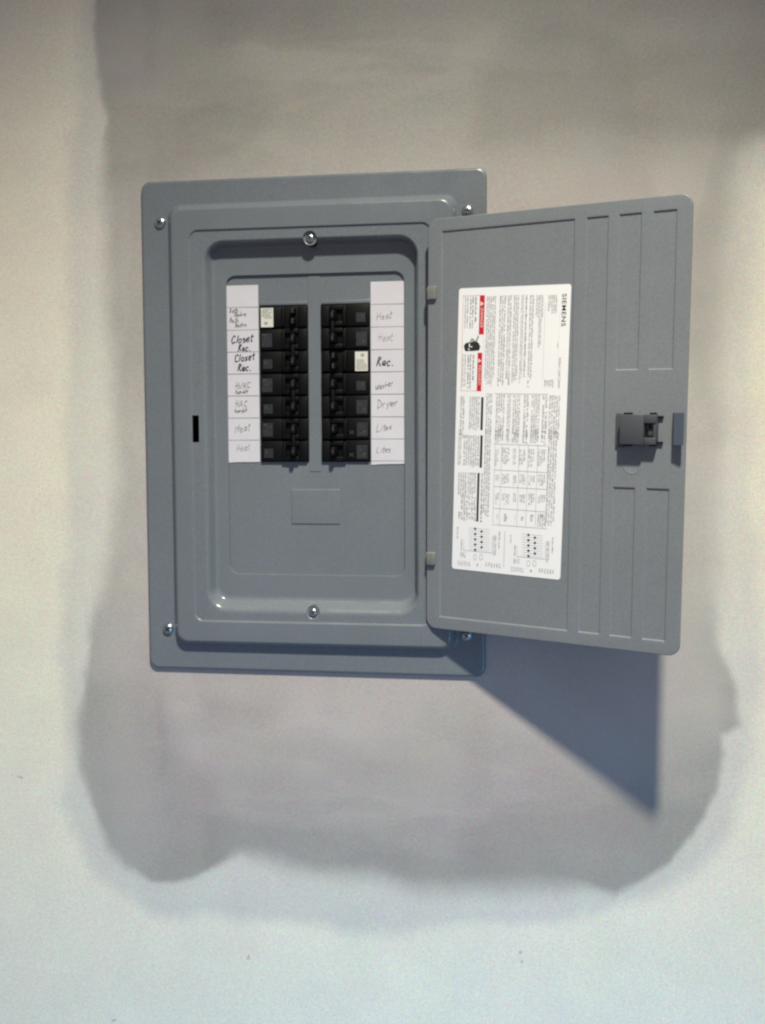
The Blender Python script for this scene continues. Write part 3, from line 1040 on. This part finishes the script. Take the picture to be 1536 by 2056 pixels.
# ------------------------------------------------------------------ the door
def door_mesh():
    w_, h_, r = D_W, D_H, 0.0105
    T = 0.0018
    dep, sl = 0.0013, 0.0013
    hv = 0.2095
    recs = [(0.0150, 0.1630, -hv, hv), (0.1745, 0.1972, -hv, hv),
            (0.2072, 0.2300, 0.0582, hv), (0.2072, 0.2300, -hv, -0.0572),
            (0.2405, 0.2636, 0.0582, hv), (0.2405, 0.2636, -hv, -0.0572)]
    us = {0.0, r, w_ - r, w_}
    vs = {-h_ / 2, -h_ / 2 + r, h_ / 2 - r, h_ / 2}
    for a, b, c, d in recs:
        us |= {a, a + sl * .3, a + sl * .7, a + sl, b - sl, b - sl * .7, b - sl * .3, b}
        vs |= {c, c + sl * .3, c + sl * .7, c + sl, d - sl, d - sl * .7, d - sl * .3, d}
    us = sorted(us)
    vs = sorted(vs)

    def height(u, v):
        z = 0.0
        for a, b, c, d in recs:
            q = min(u - a, b - u, v - c, d - v)
            if q > 0:
                t = min(1, q / sl)
                z = min(z, -dep * (t * t * (3 - 2 * t)))
        return z
    bm = bmesh.new()
    V = {}

    def vert(i, j):
        if (i, j) not in V:
            V[(i, j)] = bm.verts.new((us[i], -height(us[i], vs[j]), vs[j]))
        return V[(i, j)]
    nu, nv = len(us) - 1, len(vs) - 1
    iu = [k for k in range(nu) if us[k] < r - 1e-6]
    for i in range(nu):
        for j in range(nv):
            cu = (us[i + 1] <= r + 1e-6) or (us[i] >= w_ - r - 1e-6)
            cv = (vs[j + 1] <= -h_ / 2 + r + 1e-6) or (vs[j] >= h_ / 2 - r - 1e-6)
            if cu and cv:
                continue
            bm.faces.new((vert(i, j), vert(i + 1, j), vert(i + 1, j + 1), vert(i, j + 1)))
    iL, iR = us.index(r), us.index(w_ - r)
    jB, jT = vs.index(-h_ / 2 + r), vs.index(h_ / 2 - r)
    for (ic, jc, ia, ja, ib, jb, a0) in ((iR, jB, iR, 0, nu, jB, -90), (iR, jT, nu, jT, iR, nv, 0), (iL, jT, iL, nv, 0, jT, 90), (iL, jB, 0, jB, iL, 0, 180)):
        cu, cv = us[ic], vs[jc]
        ring = [vert(ia, ja)]
        for k in range(1, 8):
            a = math.radians(a0 + 90 * k / 8)
            ring.append(bm.verts.new((cu + r * math.cos(a), 0, cv + r * math.sin(a))))
        ring.append(vert(ib, jb))
        for a, b in zip(ring, ring[1:]):
            bm.faces.new((vert(ic, jc), a, b))
    bmesh.ops.recalc_face_normals(bm, faces=bm.faces)
    if sum(f.normal.y * f.calc_area() for f in bm.faces) > 0:
        bmesh.ops.reverse_faces(bm, faces=bm.faces)
    # rolled edge: three small rings back to the outer skin
    edges = [e for e in bm.edges if e.is_boundary]
    cen = Vector((w_ / 2, 0, 0))
    for dy, grow in ((0.0003, 0.0007), (0.0008, 0.0003), (0.0022, 0.0), (0.0016, -0.0006)):
        g = bmesh.ops.extrude_edge_only(bm, edges=edges)
        nv_ = [q for q in g['geom'] if isinstance(q, bmesh.types.BMVert)]
        for v in nv_:
            du = 1 if v.co.x > cen.x else -1
            v.co.y += dy
            cxx = min(max(v.co.x, r), w_ - r)
            czz = min(max(v.co.z, -h_ / 2 + r), h_ / 2 - r)
            dirv = Vector((v.co.x - cxx, 0, v.co.z - czz))
            if dirv.length > 1e-9:
                v.co += dirv.normalized() * grow
        edges = [q for q in g['geom'] if isinstance(q, bmesh.types.BMEdge)]
    bmesh.ops.contextual_create(bm, geom=edges)
    me = bpy.data.meshes.new('door')
    bm.to_mesh(me)
    bm.free()
    return me


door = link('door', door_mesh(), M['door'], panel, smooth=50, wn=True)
door['label'] = 'grey panel door swung open, its inner side with a printed label'
e = [Vector((D_M[0, k], -D_M[2, k], D_M[1, k])) for k in range(3)]
dm = Matrix((e[0], -e[2], e[1])).transposed().to_4x4()
dm.translation = Vector((D_ORG[0], -D_ORG[2], D_ORG[1]))
door.matrix_local = dm

# hinges: rolled knuckle with its leaf, bridging door and cover
for px, py in ((866, 588), (864, 1122)):
    u, v = on_door(px, py, 0.003)
    bm = bmesh.new()
    bm_box(bm, u - 0.0052, u + 0.0050, v - 0.0072, v + 0.0072, -0.0035, 0.0034, 0.0011, seg=3)
    bm_box(bm, u - 0.0075, u - 0.0030, v - 0.0060, v + 0.0060, -0.0140, -0.0005, 0.0005)
    link('hinge_knuckle', bm_mesh(bm), M['hinge'], door, smooth=40)

# latch: base plate, slider block with a notch, clips, and the hook at the free edge
u0, v1 = on_door(1240, 832, 0.0)
u1, v0 = on_door(1322, 893, 0.0)
vm = 0.5 * (v0 + v1)
bm = bmesh.new()
bm_box(bm, u0 - 0.001, u0 + 0.008, v0 - 0.003, v1 + 0.001, 0.0, 0.0022, 0.0006)
bm_box(bm, u0 + 0.0055, u1 - 0.012, v0, v1, 0.0, 0.0120, 0.0012)
# notched front end
bm_box(bm, u1 - 0.0125, u1 - 0.0005, v1 - 0.0085, v1, 0.0, 0.0095, 0.0008)
bm_box(bm, u1 - 0.0125, u1 - 0.0005, v0, v0 + 0.0070, 0.0, 0.0095, 0.0008)
bm_box(bm, u1 - 0.0035, u1 - 0.0003, v0 + 0.0005, v1 - 0.0005, 0.0, 0.0085, 0.0006)
# bent lever tongue showing in the notch
for (ua_, ub_, va_, vb_) in ((u1 - 0.0118, u1 - 0.0085, vm + 0.0005, v1 - 0.0075), (u1 - 0.0092, u1 - 0.0040, vm - 0.0060, vm + 0.0015)):
    bm_box(bm, ua_, ub_, va_, vb_, 0.0, 0.0050, 0.0006)
latch = link('latch', bm_mesh(bm), M['latch'], door, smooth=40)
latch['label'] = 'dark grey plastic sliding latch'
bm = bmesh.new()
for uu, ww, vv in ((u0 + 0.0070, 0.0085, v1 + 0.0002), (u0 + 0.0070, 0.0085, v0 - 0.0016), (u1 - 0.0085, 0.0065, v1 + 0.0002), (u1 - 0.0085, 0.0065, v0 - 0.0014),
                   (u1 - 0.0002, 0.0048, v1 - 0.0030), (u1 - 0.0002, 0.0048, v0 + 0.0014)):
    bm = bmesh.new()
    bm_box(bm, uu, uu + ww, vv, vv + 0.0016, 0.0, 0.0030, 0.0003)
    link('latch_clip', bm_mesh(bm), M['black'], door)
hu0, hv1 = on_door(1351, 829, 0.0)
hu1 = D_W
_, hv0 = on_door(1360, 893, 0.0)
bm = bmesh.new()
pts = [(hu0 + 0.0000, 0.0), (hu0 + 0.0014, 0.0), (hu0 + 0.0046, 0.0078), (hu1 + 0.0012, 0.0098), (hu1 + 0.0012, 0.0116), (hu0 + 0.0034, 0.0094)]
lo = [bm.verts.new((q[0], -q[1], hv0)) for q in pts]
hi = [bm.verts.new((q[0], -q[1], hv1)) for q in pts]
bm.faces.new(lo)
bm.faces.new(hi[::-1])
for k in range(len(pts)):
    bm.faces.new((lo[k], lo[(k + 1) % len(pts)], hi[(k + 1) % len(pts)], hi[k]))
bmesh.ops.recalc_face_normals(bm, faces=bm.faces)
link('latch_hook', bm_mesh(bm), M['latch_hook'], door)
# pressed disc below the latch
cu, cv = on_door(1268, 936, 0.0)
bm = lathe_bm([(0.0086, -0.0004), (0.0086, 0.0001), (0.0080, 0.00035), (0.0074, 0.0002), (0.0, 0.0002)], 32)
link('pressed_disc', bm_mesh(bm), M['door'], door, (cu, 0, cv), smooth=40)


# ------------------------------------------------------------------ printed label on the door
REC = -0.0013
LZ = REC + 0.0003                            # label surface above the recess floor
INK = ['rating', 'ink', 'ink_mid', 'ink_soft', 'ink_rule', 'red', 'pink', 'offwhite']
IX = {k: i for i, k in enumerate(INK)}
rng = random.Random(21)


def P6(X, Y):
    return on_door(880 + X / 5.12, 560 + Y / 5.12, LZ)


def P7(X, Y):
    return on_door(880 + X / 5.12, 860 + Y / 5.12, LZ)


def text_mesh(s, size, bold=0.0, shear=0.0):
    cu_ = bpy.data.curves.new('txt', 'FONT')
    cu_.body = s
    cu_.size = size
    cu_.offset = bold
    cu_.shear = shear
    cu_.space_character = 1.12
    cu_.resolution_u = 3
    o = bpy.data.objects.new('txt', cu_)
    COL.objects.link(o)
    bpy.context.view_layer.update()
    dg = bpy.context.evaluated_depsgraph_get()
    me = bpy.data.meshes.new_from_object(o.evaluated_get(dg))
    bpy.data.objects.remove(o)
    return me


def build_label():
    a = [on_door(*q, LZ) for q in ((922, 580), (1147, 569), (1125, 1166), (907, 1140))]
    LU0 = (a[0][0] + a[3][0]) / 2
    LU1 = (a[1][0] + a[2][0]) / 2
    LV1 = (a[0][1] + a[1][1]) / 2
    LV0 = (a[2][1] + a[3][1]) / 2
    LU1 = min(LU1, 0.1605)
    # print is placed along the label's own axes: correct the small skew of the pixel readings
    sk = ((a[3][0] + a[2][0]) - (a[0][0] + a[1][0])) / 2 / (LV0 - LV1)
    vc = (LV0 + LV1) / 2

    def fix(q):
        return q[0] - sk * (q[1] - vc), q[1]
    bm = loft([(rr_loop(LU0, LU1, LV0, LV1, 0.0030, 5), REC - 0.0002), (rr_loop(LU0, LU1, LV0, LV1, 0.0030, 5), LZ)], True)
    z1, z2, z3 = LZ + 0.00012, LZ + 0.00024, LZ + 0.00036

    def span(P_, xa, xb, ya, yb):
        """u range read on the first row, v range read on the middle column"""
        xm = 0.5 * (xa + xb)
        ua, ub = fix(P_(xa, ya))[0], fix(P_(xb, ya))[0]
        va, vb = fix(P_(xm, ya))[1], fix(P_(xm, yb))[1]
        return min(ua, ub), max(ua, ub), min(va, vb), max(va, vb)

    def R(P_, xa, xb, ya, yb, mi, z=z1):
        a_, b_, c_, d_ = span(P_, xa, xb, ya, yb)
        quad(bm, a_, b_, c_, d_, z, IX[mi])

    def block(P_, xa, xb, ya, yb, n, ink='ink_soft', fill=0.74, ragged=0.12, dens=0.94):
        """n lines of tiny print; lines run down the door, stacked from right to left"""
        ua, ub, vb, va = span(P_, xa, xb, ya, yb)
        pitch = (ub - ua) / n
        for k in range(n):
            base = ub - (k + 1) * pitch + pitch * (1 - fill) * 0.5
            hgt = pitch * fill
            v = va
            end = vb + (va - vb) * ragged * rng.random() ** 2
            while v > end:
                wl = rng.randint(2, 9)
                for c in range(wl):
                    if v <= end:
                        break
                    lw = hgt * rng.uniform(0.40, 0.62)
                    if rng.random() < dens:
                        hh = hgt * rng.choice((0.62, 0.62, 0.9, 1.0))
                        f0 = bm.faces.new([bm.verts.new((uu, -z1, vv)) for uu, vv in ((base, v - lw), (base + hh, v - lw), (base + hh, v), (base, v))])
                        f0.material_index = IX[ink]
                    v -= lw * 1.28
                v -= hgt * 0.45

    def put_text(s, q_start, mi, bold=0.0, shear=0.0, z=z1):
        """text reading down the door, letter tops towards the free edge; q_start = baseline start, q_end = top end"""
        P_, xa, xb, ya, yb = q_start
        ua, ub, vb_, va_ = span(P_, xa, xb, ya, yb)
        q_start, q_end = (ua, va_), (ub, vb_)
        cap = q_end[0] - q_start[0]
        length = q_start[1] - q_end[1]
        me = text_mesh(s, 1.0, bold, shear)
        co = np.array([v.co[:] for v in me.vertices])
        mn, mx_ = co.min(0), co.max(0)
        tb = bmesh.new()
        tb.from_mesh(me)
        vm_ = {}
        for v in tb.verts:
            tx = (v.co.x - mn[0]) / (mx_[0] - mn[0]) * length
            ty = (v.co.y - mn[1]) / (mx_[1] - mn[1]) * cap
            vm_[v.index] = bm.verts.new((q_start[0] + ty, -z, q_start[1] - tx))
        for f in tb.faces:
            try:
                nf = bm.faces.new([vm_[v.index] for v in f.verts])
                nf.material_index = IX[mi]
            except ValueError:
                pass
        tb.free()

    # heading
    put_text('SIEMENS', (P6, 1276, 1322, 140, 474), 'ink', 0.008)
    block(P6, 1132, 1228, 155, 345, 5, 'ink_soft', ragged=0.5)
    R(P6, 1247, 1251, 330, 1040, 'offwhite')
    block(P6, 1222, 1238, 640, 700, 1, 'ink_soft')
    put_text('Indoor Load Center', (P6, 1242, 1266, 800, 1115), 'ink_mid', 0.012)
    block(P6, 1088, 1190, 1028, 1104, 5, 'ink_mid', fill=0.55)
    R(P6, 1100, 1103, 230, 1030, 'ink_soft')
    # instructions
    block(P6, 1008, 1086, 158, 390, 4)
    block(P6, 1032, 1066, 392, 700, 2)
    block(P6, 942, 992, 160, 1110, 2)
    block(P6, 900, 922, 160, 1080, 1, 'ink_mid', fill=0.7, dens=0.97)
    block(P6, 856, 888, 160, 1080, 2)
    block(P6, 778, 838, 164, 1080, 3)
    block(P6, 716, 764, 168, 1110, 2)
    block(P6, 632, 704, 172, 1110, 3)
    block(P6, 498, 600, 182, 1130, 5)
    # danger panel: red bars, signal triangles, bilingual text, shock pictogram
    for (y0, y1) in ((178, 1160),):
        R(P6, 256, 260, y0, y1, 'pink')
        R(P6, 478, 480, y0, y1, 'pink')
        R(P6, 258, 480, y0, y0 + 3, 'pink')
        R(P6, 232, 440, y1 - 3, y1, 'pink')
    for (ya, yb, xa, xb, word) in ((178, 576, 428, 478, 'DANGER'), (766, 1160, 406, 452, 'PELIGRO')):
        x_sh = 0
        R(P6, xa, xb, ya, yb, 'red', z1)
        q0 = fix(P6(xa, ya))
        q1 = fix(P6(xb, ya))
        cap = q1[0] - q0[0]
        vt = q0[1] - 0.0060
        tri = [(q0[0] + cap * 0.14, vt), (q0[0] + cap * 0.14, vt - cap * 0.95), (q0[0] + cap * 0.92, vt - cap * 0.47)]
        f = bm.faces.new([bm.verts.new((t_[0], -z2, t_[1])) for t_ in tri])
        f.material_index = IX['offwhite']
        put_text(word, (P6, xa + 9, xb - 13, ya + 128, ya + 330), 'offwhite', 0.012, 0.15, z2)
    for (ya, yb) in ((192, 540), (785, 1140)):
        dx = 0 if ya < 500 else -26
        block(P6, 376 + dx, 404 + dx, ya, yb - 90, 1, 'ink_mid', fill=0.6)
        block(P6, 326 + dx, 372 + dx, ya, yb, 2, 'ink_mid', fill=0.62)
        block(P6, 272 + dx, 318 + dx, ya, yb - 20, 2, 'ink_soft', fill=0.6)
    # pictogram: dark hand silhouette and lightning stroke
    cq = fix(P6(342, 702))
    for (du, dv, ru, rv) in ((0.0, 0.0, 0.0078, 0.0050), (0.0035, 0.0006, 0.0052, 0.0054), (-0.0052, -0.0006, 0.0036, 0.0046), (0.0070, -0.0010, 0.0030, 0.0036)):
        f = bm.faces.new([bm.verts.new((cq[0] + du + ru * math.cos(t_) * (1 + 0.12 * math.sin(5 * t_)), -(z1 + 0.00001 * (du > 0) + 0.00002 * (du < 0) + 0.00003 * (ru < 0.0031)), cq[1] + dv + rv * math.sin(t_))) for t_ in [2 * math.pi * k / 18 for k in range(18)]])
        f.material_index = IX['ink']
    for (du, dv, ww, hh) in ((-0.0030, 0.0010, 0.0012, 0.0042), (-0.0040, -0.0030, 0.0022, 0.0010), (-0.0010, -0.0004, 0.0020, 0.0011)):
        quad(bm, cq[0] + du, cq[0] + du + ww, cq[1] + dv - hh / 2, cq[1] + dv + hh / 2, z3, IX['rating'])
    zz_ = [fix(P6(*q)) for q in ((415, 590), (396, 640), (372, 650), (352, 622), (336, 640), (334, 665))]
    for q0, q1 in zip(zz_, zz_[1:]):
        d_ = Vector((q1[0] - q0[0], q1[1] - q0[1])).normalized()
        n_ = Vector((-d_.y, d_.x)) * 0.0008
        f = bm.faces.new([bm.verts.new((x_, -z2, y_)) for x_, y_ in ((q0[0] + n_.x, q0[1] + n_.y), (q0[0] - n_.x, q0[1] - n_.y), (q1[0] - n_.x, q1[1] - n_.y), (q1[0] + n_.x, q1[1] + n_.y))])
        f.material_index = IX['ink_mid']
    # lower half: notes with black heading bars
    R(P6, 442, 466, 1222, 1560, 'ink')
    R(P7, 434, 458, 78, 410, 'ink')
    R(P7, 404, 426, 465, 965, 'ink')
    block(P6, 322, 432, 1218, 1560, 5)
    block(P6, 228, 276, 1215, 1640, 2)
    block(P7, 262, 428, 78, 400, 7)
    block(P7, 208, 244, 20, 400, 2)
    block(P7, 204, 296, 462, 700, 4)
    block(P7, 306, 392, 462, 690, 4)
    block(P7, 232, 392, 700, 860, 6, dens=0.85)
    block(P7, 204, 392, 872, 950, 7)
    block(P7, 438, 470, 470, 970, 1, 'ink_mid', fill=0.55)
    block(P6, 494, 560, 1180, 1640, 3)
    block(P7, 480, 548, 20, 905, 3)
    # rating table
    R(P6, 580, 1130, 1178, 1182, 'ink_rule')
    for y_ in (160, 430, 602, 830, 1000):
        R(P7, 572, 1118, y_ + 6, y_ + 10, 'ink_rule')
    for x_ in (572, 640, 820, 912, 1010, 1118):
        q0 = fix(P7(x_, 160))
        q1 = fix(P7(x_, 1006))
        quad(bm, (q0[0] + q1[0]) / 2 - 0.00018, (q0[0] + q1[0]) / 2 + 0.00018, q1[1], q0[1], z1, IX['ink_rule'])
    for xa, xb, n_ in ((596, 690, 4), (712, 752, 2), (770, 850, 4), (880, 940, 2), (960, 1050, 4), (1072, 1130, 2)):
        block(P6, xa, xb, 1190, 1640, n_, dens=0.9)
        block(P7, xa - 14, xb - 16, 10, 150, n_, dens=0.85)
    for xa, xb in ((582, 632), (650, 740), (764, 810), (828, 904), (922, 1002), (1020, 1110)):
        for ya, yb in ((190, 400), (455, 590), (650, 790)):
            n_ = max(1, int((xb - xa) / 22))
            block(P7, xa + 6, xb - 6, ya + rng.randint(0, 30), yb - rng.randint(0, 30), n_, 'ink_soft', dens=0.86, ragged=0.4)
        block(P7, xa + 20, xb - 16, 880, 950, 1, 'ink_soft', dens=0.9)
    block(P7, 1020, 1110, 870, 1000, 4, dens=0.9)
    block(P6, 1142, 1262, 1186, 1640, 5, dens=0.9)
    block(P7, 1134, 1232, 10, 1000, 4, dens=0.9)
    # wiring diagrams
    for ox, oy in ((0, 0), (548, 52)):
        for k in range(9):
            yy = 1036 + oy + k * 27
            R(P7, 312 + ox, 528 + ox, yy, yy + 3, 'ink_soft')
            xx = (380 if k % 2 == 0 else 446) + ox
            q0 = fix(P7(xx, yy + 2))
            f = bm.faces.new([bm.verts.new((q0[0] + 0.0014 * math.cos(t_), -z2, q0[1] + 0.0013 * math.sin(t_))) for t_ in [2 * math.pi * j / 8 for j in range(8)]])
            f.material_index = IX['ink']
        R(P7, 262 + ox, 556 + ox, 1272 + oy, 1276 + oy, 'ink_rule')
        R(P7, 556 + ox, 559 + ox, 1110 + oy, 1276 + oy, 'ink_rule')
        R(P7, 262 + ox, 265 + ox, 1150 + oy, 1276 + oy, 'ink_rule')
        block(P7, 192 + ox, 212 + ox, 1022 + oy, 1140 + oy, 1, 'ink_soft')
        block(P7, 232 + ox, 252 + ox, 1148 + oy, 1262 + oy, 1, 'ink_soft')
        block(P7, 566 + ox, 600 + ox, 1100 + oy, 1320 + oy, 2, 'ink_soft')
        block(P7, 620 + ox, 642 + ox, 1060 + oy, 1240 + oy, 1, 'ink_soft')
        block(P7, 226 + ox, 290 + ox, 1284 + oy, 1330 + oy, 3, 'ink_soft')
        for cx_ in (378, 440):
            q0 = fix(P7(cx_ + ox, 1330 + oy))
            for k in range(14):
                a0, a1 = 2 * math.pi * k / 14, 2 * math.pi * (k + 1) / 14
                f = bm.faces.new([bm.verts.new((q0[0] + rr_ * math.cos(t_), -z1, q0[1] + rr_ * 1.5 * math.sin(t_))) for rr_, t_ in ((0.0022, a0), (0.0022, a1), (0.0017, a1), (0.0017, a0))])
                f.material_index = IX['ink_soft']
        block(P7, 196 + ox, 332 + ox, 1374 + oy, 1422 + oy, 6, 'ink_soft', fill=0.55)
        block(P7, 390 + ox, 422 + ox, 1396 + oy, 1420 + oy, 1, 'ink_mid', fill=0.55)
        block(P7, 482 + ox, 648 + ox, 1386 + oy, 1428 + oy, 6, 'ink_soft', fill=0.55)
    R(P7, 682, 686, 1058, 1430, 'ink_rule')
    me = bpy.data.meshes.new('instruction_label')
    bm.to_mesh(me)
    bm.free()
    o = link('instruction_label', me, [M[k] for k in INK], door)
    # stuck on slightly askew
    ctr = Vector(((LU0 + LU1) / 2, 0, vc))
    o.matrix_local = Matrix.Translation(ctr) @ Matrix.Rotation(sk, 4, 'Y') @ Matrix.Translation(-ctr)
    o['label'] = 'white printed instruction label with red danger bars'


build_label()
